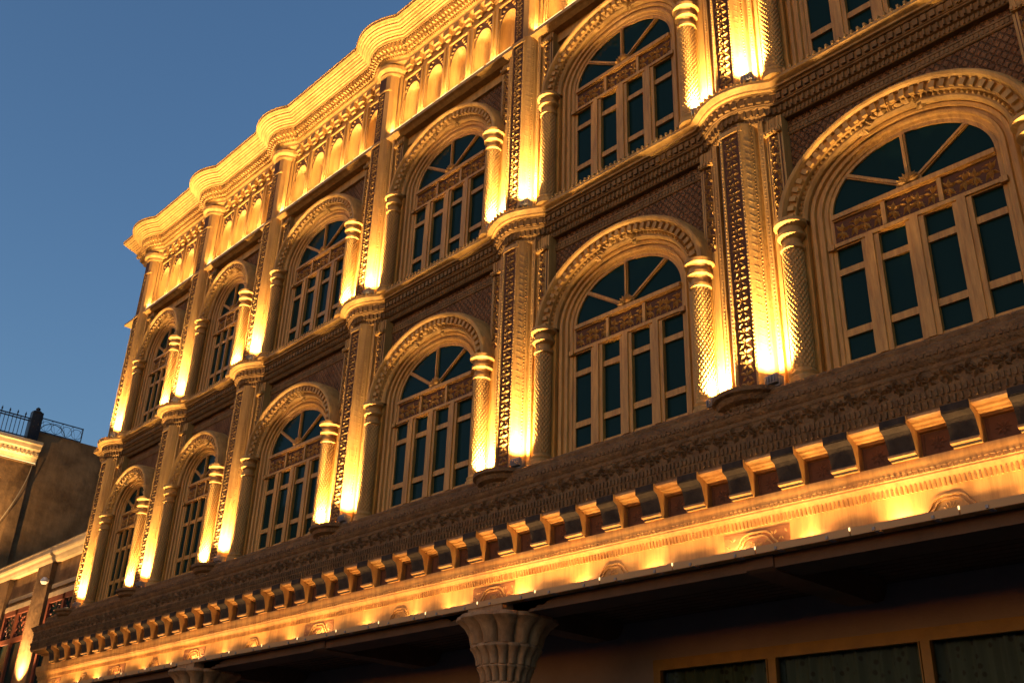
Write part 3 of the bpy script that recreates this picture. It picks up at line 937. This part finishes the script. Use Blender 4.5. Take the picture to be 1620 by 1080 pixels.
# ---- arcade under the eave: soffit, beams, columns, rear wall, shop window
mb = MB()
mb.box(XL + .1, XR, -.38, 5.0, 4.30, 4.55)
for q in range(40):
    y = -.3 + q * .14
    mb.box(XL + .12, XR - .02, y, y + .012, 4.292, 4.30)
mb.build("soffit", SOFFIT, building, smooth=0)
mb = MB()
for x in PX:
    pass
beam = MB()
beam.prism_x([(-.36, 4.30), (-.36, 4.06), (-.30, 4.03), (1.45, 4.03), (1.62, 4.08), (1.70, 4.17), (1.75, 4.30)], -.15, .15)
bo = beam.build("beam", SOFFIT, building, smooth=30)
for i, x in enumerate(PX):
    if i == 0: bo.location = (x, 0, 0)
    else: dup(bo, building, (x, 0, 0))
mb = MB()
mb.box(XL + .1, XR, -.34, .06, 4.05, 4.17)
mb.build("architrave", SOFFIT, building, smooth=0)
def arcade_column():
    mb = MB()
    mb.lathe([(0, 0), (.42, 0), (.42, .25), (.33, .32), (.30, .4), (.26, .5), (.23, 3.15), (0, 3.15)], 24)
    o = mb.build("arcade_column", COLM, building)
    cp = MB()
    tiers = [(3.12, 3.34, .225, .275, 14), (3.34, 3.52, .285, .335, 18), (3.52, 3.74, .345, .42, 18), (3.74, 4.06, .42, .58, 12)]
    for z0, z1, r0, r1, n in tiers:
        seg = n * 10
        top = z1 == 4.06
        prof = [(r0 - .06, z0 - .02), (r0, z0), (r0 + (r1 - r0) * .15, z0 + (z1 - z0) * .35), (r0 + (r1 - r0) * (.45 if top else .55), z0 + (z1 - z0) * .62), (r1 * .99 if not top else r0 + (r1 - r0) * .85, z0 + (z1 - z0) * .80),
                (r1, z0 + (z1 - z0) * .86), (r1, z1 - .03), (r1 - .015, z1), (r0 * .6, z1)]
        def mod(r, z, a, j, z0=z0, z1=z1, n=n, top=top):
            t = (z - z0) / (z1 - z0)
            c = abs(math.sin(a * n / 2))
            depth = (.10 if top else .07) * max(0, min(1, (1.05 - t) * 2.2)) if 0 <= t else 0
            if t > .84: depth = .012 if not top else .04
            rr = r - depth * (1 - c ** .55)
            if top and t > .3:
                q = max(abs(math.cos(a)), abs(math.sin(a))); rr *= 1 + (.10 * (1 / q - 1)) * (t - .3) / .7
            return rr
        cp.lathe(prof, seg, mod=mod)
    cp.build("capital", COLM, o, smooth=40)
    br = MB()
    for s in (-1, 1):
        pts = [(s * .3, 4.06), (s * .55, 4.06), (s * .60, 4.085), (s * .66, 4.08), (s * .70, 4.11), (s * .80, 4.10), (s * .86, 4.14), (s * .95, 4.15), (s * .98, 4.17), (s * .3, 4.17)]
        n = len(pts)
        vs = [(x, -.19, z) for x, z in pts] + [(x, .19, z) for x, z in pts]
        br.add(vs, [tuple(range(n)), tuple(range(n, 2 * n))] + [(i, (i + 1) % n, n + (i + 1) % n, n + i) for i in range(n)])
    br.box(-.34, .34, -.3, .3, 4.03, 4.06); br.box(-.295, .295, -.36, .15, 4.062, 4.168)
    br.build("bracket", COLM, o, smooth=0)
    return o
ac = arcade_column()
for i, k in enumerate((0, 2, 4, 6)):
    loc = (PX[k], -.15, 0)
    if i == 0: ac.location = loc
    else: dup(ac, building, loc)
mb = MB()
WX0, WX1, WZ0, WZ1 = -8.40, -.9, .5, 3.80
mb.box(XL + .1, WX0, 1.8, 2.1, 0, 4.30)
mb.box(WX1, XR, 1.8, 2.1, 0, 4.30)
mb.box(WX0, WX1, 1.8, 2.1, WZ1, 4.30)
mb.box(WX0, WX1, 1.8, 2.1, 0, WZ0)
mb.box(XL + .1, XR, 4.9, 5.0, 0, 4.30)
mb.box(XL + .11, XR, 1.8, 4.9, -.05, .02)
mb.build("rear_wall", MAROON, building, smooth=0)
sw = MB()
y0, y1 = 1.775, 1.86
sw.box(WX0, WX1, y0, y1, WZ1 - .13, WZ1 - .003)
sw.box(WX0, WX1, y0, y1, WZ0 + .003, WZ0 + .12)
for x in (WX0 + .055, WX1 - .055): sw.box(x - .052, x + .052, y0, y1, WZ0 + .12, WZ1 - .13)
for x in (-6.70, -4.90, -2.95): sw.box(x - .05, x + .05, y0, y1, WZ0 + .12, WZ1 - .13); sw.box(x - .07, x - .058, y0 - .01, y1, WZ0 + .12, WZ1 - .13)
swo = sw.build("shop_window", YFRAME, building, smooth=0)
gl = MB(); gl.add([(WX0 + .1, 1.83, WZ0 + .1), (WX1 - .1, 1.83, WZ0 + .1), (WX1 - .1, 1.83, WZ1 - .12), (WX0 + .1, 1.83, WZ1 - .12)], [(0, 1, 2, 3)])
gl.build("shop_pane", SHOPGLASS, swo, smooth=0)
ct = MB(); vs = []; n = 420
for i in range(n + 1):
    x = WX0 + .05 + (WX1 - WX0 - .1) * i / n
    yy = 1.97 + .028 * math.sin(x * 44) + .018 * math.sin(x * 23.3 + 1)
    vs += [(x, yy, WZ0), (x, yy, WZ1 + .2)]
ct.add(vs, [(2 * i, 2 * i + 2, 2 * i + 3, 2 * i + 1) for i in range(n)])
ct.build("curtain", CURTAIN, swo)

# ------------------------------------------------------------------ floodlights on the ledges
def nth(n):
    return str(n) + ("th" if 10 < n % 100 < 14 else {1: "st", 2: "nd", 3: "rd"}.get(n % 10, "th"))
def ordinal(n): return ["first", "second", "third", "fourth", "fifth", "sixth", "seventh", "eighth"][n]
def make_flood():
    r = empty("floodlight")
    hb = MB()
    hb.prism_x([(-.055, .03), (.055, .03), (.065, .11), (-.045, .125)], -.07, .07)
    for q in range(4): hb.box(-.06 + q * .036, -.05 + q * .036, -.075, -.05, .04, .10)
    hb.build("housing", LAMPM, r, smooth=0)
    b = MB(); b.box(-.082, -.072, -.02, .02, 0, .09); b.box(.072, .082, -.02, .02, 0, .09); b.box(-.082, .082, -.02, .02, 0.0, .012)
    b.build("bracket", LAMPM, r, smooth=0)
    l = MB(); l.add([(-.06, -.04, .1265), (.06, -.04, .1265), (.06, .055, .1145), (-.06, .055, .1145)], [(0, 1, 2, 3)])
    l.build("lens", LENS, r, smooth=0)
    return r
def spot_data(name, power, ang, blend, rad=.03, col=LAMP_COL):
    d = bpy.data.lights.new(name, 'SPOT')
    d.energy = power; d.spot_size = math.radians(ang); d.spot_blend = blend; d.shadow_soft_size = rad; d.color = col
    return d
frnd = random.Random(4)
FL = []
for q in range(6):
    k_ = frnd.uniform(.78, 1.22); c_ = (1.0, LAMP_COL[1] * frnd.uniform(.95, 1.05), LAMP_COL[2] * frnd.uniform(.9, 1.1))
    FL.append((spot_data("flood_beam", P_FLOOD * k_, 125, 0.7, .03, c_), spot_data("flood_core", P_FLOOD_NARROW * k_, 75, 1.0, .03, c_)))
fl0 = make_flood()
first = True
for i, x in enumerate(PX[:-1]):
    for up in (0, 1):
        for sg in (-1, 1):
            r = fl0 if first else dup(fl0, None)
            first = False
            r.location = (x + (.34 if sg > 0 else -.42), -.385 if sg > 0 else -.31, (Z0 - .01) if not up else Z1 + .002)
            side = "left" if sg < 0 else "right"
            where = "eave shelf" if not up else "middle cornice"
            tag(r, f"small floodlight on the {where}, {side} side of the {ordinal(i)} pilaster from left", "floodlight", "floodlights washing the pilasters")
            flood_light, flood_core = FL[frnd.randrange(6)]
            r.rotation_euler = (0, 0, math.radians(frnd.uniform(-12, 12)))
            lo = bpy.data.objects.new("beam", flood_light); COL.objects.link(lo); lo.parent = r
            lo.location = (0, -.03 if sg > 0 else .0, .135)
            lo.rotation_euler = (math.radians(180 - 5), 0, 0)
            lo = bpy.data.objects.new("core_beam", flood_core); COL.objects.link(lo); lo.parent = r
            lo.location = (0, -.02 if sg > 0 else .03, .135)
            lo.rotation_euler = (math.radians(180 - 4), 0, 0)

# ------------------------------------------------------------------ strip lights along the fascia and the parapet
def area_data(name, power, sx, sy, spread=120, col=LAMP_COL):
    d = bpy.data.lights.new(name, 'AREA')
    d.shape = 'RECTANGLE'; d.size = sx; d.size_y = sy; d.energy = power; d.spread = math.radians(spread); d.color = col
    return d
SEG = .957
def make_strip(length, clips=True):
    r = empty("strip_light")
    h = MB()
    h.prism_x([(-.02, -.02 if clips else 0), (.03, .0), (.03, .03), (-.012, .03), (-.012, .045 if clips else .035), (-.02, .045 if clips else .035)], -length / 2 + .006, length / 2 - .006)
    h.build("housing", STRIPM, r, smooth=0)
    l = MB(); l.box(-length / 2 + .02, length / 2 - .02, -.010, .022, .0305, .034)
    if clips: l.box(length / 2 - .008, length / 2 + .004, -.024, -.018, .02, .05)
    else: l.box(-length / 2 + .03, length / 2 - .03, -.017, -.012, .0355, .052)
    l.build("lens", LENS_STRIP, r, smooth=0)
    if clips:
        for s in (-1, 1):
            c = MB(); c.box(s * length * .27 - .02, s * length * .27 + .02, -.012, .10, -.014, -.001)
            c.box(s * length * .27 - .012, s * length * .27 + .012, -.034, -.012, -.014, .012)
            c.build("clip", LAMPM, r, smooth=0)
    return r
s0 = make_strip(SEG); first = True
rnd = random.Random(21)
k = 0
xs = []
x = -3.36 + SEG * 5.5
while x > XL - .2: xs.append(x); x -= SEG
xs = [x for x in xs if x < XR - .4]
for k, x in enumerate(reversed(xs)):
    r = s0 if first else dup(s0, None)
    first = False
    r.location = (x, -.505, 4.17)
    tag(r, f"slim strip light under the fascia, {nth(k + 1)} counted from the left corner", "strip light", "strip lights along the fascia")
    pw = P_FASCIA * rnd.uniform(.6, 1.3)
    pw *= 1.0 + 1.2 * max(0.0, min(1.0, (x + 11.0) / 9.0))
    d = area_data("strip_glow", pw, SEG * .92, .03, 80)
    lo = bpy.data.objects.new("glow", d); COL.objects.link(lo); lo.parent = r
    lo.location = (0, .0, .045); lo.rotation_euler = (math.radians(180 - 8), 0, 0)
    d2 = spot_data("strip_spot", pw * 1.7 * rnd.uniform(.2, 1.9), 175, .4, .03)
    lo = bpy.data.objects.new("hot_spot", d2); COL.objects.link(lo); lo.parent = r
    lo.location = (rnd.uniform(-.3, .3), -.0, .05); lo.rotation_euler = (math.radians(180 - 10), 0, 0)
p0 = {}
for (i, q, cx, w) in PANELS:
    key = 4 if i < 2 else 5
    if key not in p0:
        p0[key] = make_strip(w, False); r = p0[key]
        area = area_data("parapet_glow", P_PARAPET * .16, w * .8, .02, 140)
    else: r = dup(p0[key], None)
    r.location = (cx, -.235, Z2 - .012)
    tag(r, f"thin parapet strip light under the {ordinal(q)} niche of the {ordinal(i)} bay from left", "strip light", "strip lights along the parapet")
    lo = bpy.data.objects.new("glow", area); COL.objects.link(lo); lo.parent = r
    lo.location = (0, 0, .045); lo.rotation_euler = (math.radians(180 - 8), 0, 0)
pspot = spot_data("parapet_spot", P_PARAPET * 7.0, 130, 1.0, .015)
for ob in list(COL.objects):
    if ob.type == 'EMPTY' and ob.get("group") == "strip lights along the parapet":
        lo = bpy.data.objects.new("hot_spot", pspot); COL.objects.link(lo); lo.parent = ob
        lo.location = (-.29, .10, .05); lo.rotation_euler = (math.radians(180 - 2), 0, 0)

# ------------------------------------------------------------------ low annex on the left
annex = empty("annex_building", (-26.5, .3, 0))
tag(annex, "low stucco building with red framed windows between lit pilasters, left of the carved building", "building")
AX = -26.5
def ax(b, name, mats, smooth=0, parent=None):
    o = b.build(name, mats, parent or annex, smooth=smooth)
    if parent is None: o.location = (-AX, -.3, 0)
    return o
mb = MB(); mb.box(-30.6, XL - .01, .42, 8, 0, 7.5)
ax(mb, "wall", STUCCO)
mb = MB()
mb.prism_x([(.42, 7.50), (.30, 7.50), (.26, 7.56), (.24, 7.62), (.18, 7.66), (.16, 7.70), (.16, 7.80), (.42, 7.80)], -30.6, XL - .01)
for q in range(130): mb.box(-30.6 + q * .06, -30.565 + q * .06, .145, .2, 7.80, 7.835)
ax(mb, "ledge", TRIM2)
for x0, x1 in ((-26.75, -25.85), (-29.6, -28.75), (-23.6, -22.9)):
    mb = MB(); mb.box(x0, x1, .30, .42, 0, 7.5)
    for s in (x0, x1):
        for q in range(60): mb.bead((s, .30, 4.5 + q * .05), .02)
    ax(mb, "pilaster", STUCCO)
for x0, x1 in ((-28.65, -26.85), (-25.75, -23.75)):
    mb = MB()
    zt = 6.62
    mb.box(x0, x1, .34, .46, zt, zt + .12); mb.box(x0 + .0, x1, .37, .44, 6.85, 6.95)
    mb.mat = 1
    for a, b_ in ((x0, x0 + .13), (x1 - .13, x1), ((x0 + x1) / 2 - .06, (x0 + x1) / 2 + .06)): mb.box(a, b_, .345, .44, 3.6, zt)
    mb.box(x0 + .13, x1 - .13, .345, .44, zt - .13, zt - .002); mb.box(x0 + .13, x1 - .13, .35, .44, 5.78, 5.90)
    M = lambda u, v, hh: (u, .39 - hh, v)
    for q in range(12):
        for rr in range(4):
            mb.leaf(M, x0 + .22 + q * (x1 - x0 - .4) / 11, 6.0 + rr * .13, (q + rr) * 1.3, .12, .02, .03)
    o = ax(mb, "window", [TRIM2, REDFR])
    g_ = MB(); g_.add([(x0 + .02, .405, 3.6), (x1 - .02, .405, 3.6), (x1 - .02, .405, zt), (x0 + .02, .405, zt)], [(0, 1, 2, 3)])
    g_.build("pane", GLASS, o, smooth=0)
def extra_lamp(loc, power, aim, label, ang=110):
    r = dup(fl0, None)
    for ch in list(r.children):
        if ch.type == 'LIGHT': bpy.data.objects.remove(ch)
    r.location = loc
    tag(r, label, "floodlight", "floodlights on the neighbouring houses")
    d = spot_data("flood_beam", power, ang, 1.0)
    lo = bpy.data.objects.new("beam", d); COL.objects.link(lo); lo.parent = r
    lo.location = (0, 0, .16)
    lo.rotation_euler = Vector(aim).to_track_quat('-Z', 'Y').to_euler()
    return r
extra_lamp((-26.3, .02, 4.45), 190, (0, .12, 1), "grey floodlight at the foot of the lit stucco pilaster on the annex")
extra_lamp((-29.2, .02, 4.45), 230, (0, .12, 1), "grey floodlight at the foot of the far left stucco pilaster", 110)
mb = MB(); mb.box(-29.6, -22.9, -.12, .42, 4.28, 4.44)
ax(mb, "string_course", TRIM2)
wl = MB(); wl.lathe([(0, 0), (.05, .0), (.09, .05), (.09, .10), (.04, .16), (0, .16)], 12, c=(0, -.1)); wl.box(-.03, .03, -.1, .0, .06, .12)
w_ = wl.build("wall_lamp", nmat("white_enamel", (.75, .72, .66), .4)[0]); w_.location = (-25.85, .30, 6.95)
tag(w_, "small white unlit lamp high on the stucco pilaster of the annex", "wall lamp")

# ------------------------------------------------------------------ tall stucco house behind
FX = -30.0
tall = empty("stucco_house", (FX, 2, 0))
tag(tall, "tall plain mud stucco house behind the annex with a lit cornice corner", "house")
def tl(b, name, mats, smooth=0):
    o = b.build(name, mats, tall, smooth=smooth); o.location = (-FX, -2, 0); return o
mb = MB()
mb.box(FX - 8, FX, -14, .5, 0, 11.55)
mb.box(FX - 8, FX - .12, .5, 9.0, 0, 12.05)
tl(mb, "wall", STUCCO)
mb = MB()
def prism_y(mb, pts, y0, y1):
    n = len(pts)
    vs = [(x, y0, z) for x, z in pts] + [(x, y1, z) for x, z in pts]
    mb.add(vs, [tuple(range(n)), tuple(range(n, 2 * n))] + [(i, (i + 1) % n, n + (i + 1) % n, n + i) for i in range(n)])
prism_y(mb, [(FX, 11.0), (FX + .05, 11.0), (FX + .07, 11.18), (FX + .12, 11.22), (FX + .12, 11.32), (FX + .22, 11.40), (FX + .25, 11.5), (FX + .30, 11.53), (FX + .30, 11.62), (FX, 11.62)], -14, .58)
for q in range(110): mb.box(FX + .10, FX + .17, .5 - q * .12, .56 - q * .12, 11.23, 11.31)
tl(mb, "cornice", TRIM2)
r = make_strip(6.0, False)
r.location = (FX + .2, -2.45, 10.94); r.rotation_euler = (0, 0, PI / 2)
tag(r, "warm strip light under the cornice of the tall stucco house", "strip light")
d = area_data("cornice_glow", 9, 5.8, .04, 150)
lo = bpy.data.objects.new("glow", d); COL.objects.link(lo); lo.parent = r; lo.location = (0, .0, .05); lo.rotation_euler = (PI, 0, 0)
extra_lamp((-28.9, -1.2, 7.85), 75, (-.35, .25, 1), "grey floodlight on the annex roof lighting the tall stucco wall", 120)
# railing on its roof
rail = empty("roof_railing", (FX + .1, -3, 11.62))
tag(rail, "black iron picket railing with finials and a dark end pillar on the lit cornice", "railing")
mb = MB()
for q in range(46):
    y = .08 - q * .11
    mb.tube([(FX + .1, y, 11.62), (FX + .1, y, 12.28)], .011, 5)
    if q % 2: mb.lathe([(0, 12.28), (.022, 12.30), (.012, 12.34), (.028, 12.37), (0, 12.46)], 6, c=(FX + .1, y))
o = mb.build("picket", IRON, rail); o.location = (-FX - .1, 3, -11.62)
mb = MB()
for z in (11.70, 12.27, 12.20): mb.box(FX + .085, FX + .115, -5.1, .12, z, z + .03)
o = mb.build("rail", IRON, rail, smooth=0); o.location = (-FX - .1, 3, -11.62)
mb = MB(); mb.box(FX + .0, FX + .22, .12, .42, 11.62, 12.50)
mb.lathe([(0, 12.50), (.16, 12.50), (.10, 12.55), (.05, 12.57), (.07, 12.62), (0, 12.68)], 12, c=(FX + .11, .27))
for q in range(9): mb.bead((FX + .22, .2 + (q % 2) * .14, 11.7 + q * .085), .03)
o = mb.build("pillar", IRON, rail, smooth=0); o.location = (-FX - .1, 3, -11.62)
pan = empty("iron_panel", (FX - .1, .5, 12.05))
tag(pan, "low ornamental iron panel with scrolls on the roof edge right of the dark pillar", "railing panel")
mb = MB()
ys, ye = .46, 1.72; zb, zt = 12.06, 12.46
for a, b_ in (((ys, zt), (ye, zt)), ((ye, zt + .02), (ye, zb)), ((ys, zb), (ye, zb))): mb.tube([(FX - .1, a[0], a[1]), (FX - .1, b_[0], b_[1])], .018, 5)
o = mb.build("frame", IRON, pan); o.location = (-FX + .1, -.5, -12.05)
mb = MB()
for q in range(4):
    c = ys + .2 + q * .3
    mb.tube([(FX - .1, c + .15 * math.cos(t * .35), 12.25 + .15 * math.sin(t * .35)) for t in range(19)], .007, 4)
    mb.tube([(FX - .1, c - .15, zt), (FX - .1, c, zb), (FX - .1, c + .15, zt)], .006, 4)
mb.tube([(FX - .1, ys + .05 + .36 * (1 - math.cos(t * .16)) , zb + .3 * math.sin(t * .16)) for t in range(20)], .012, 5)
o = mb.build("scrolls", IRON, pan); o.location = (-FX + .1, -.5, -12.05)
# loose cable from the cornice corner
mb = MB()
pts = []
for q in range(16):
    t = q / 15
    pts.append((FX + .12, .48 - 1.25 * t ** 1.6, 11.0 - 3.2 * t))
mb.tube(pts, .013, 5)
o = mb.build("hanging_cable", CABLE)
tag(o, "pale loose cable hanging from the lit cornice corner down the stucco wall", "cable")

# ------------------------------------------------------------------ ground
mb = MB(); mb.add([(-300, -300, 0), (300, -300, 0), (300, 300, 0), (-300, 300, 0)], [(0, 1, 2, 3)])
o = mb.build("ground", ROAD, smooth=0); o.location = (0, 0, -.14); tag(o, "dark asphalt street in front of the building", "street", kind="structure")
mb = MB(); mb.box(-60, 40, -3.2, 1.79, -.13, -.004)
o = mb.build("pavement", PAVE, smooth=0); tag(o, "paved footway under the arcade", "pavement", kind="structure")
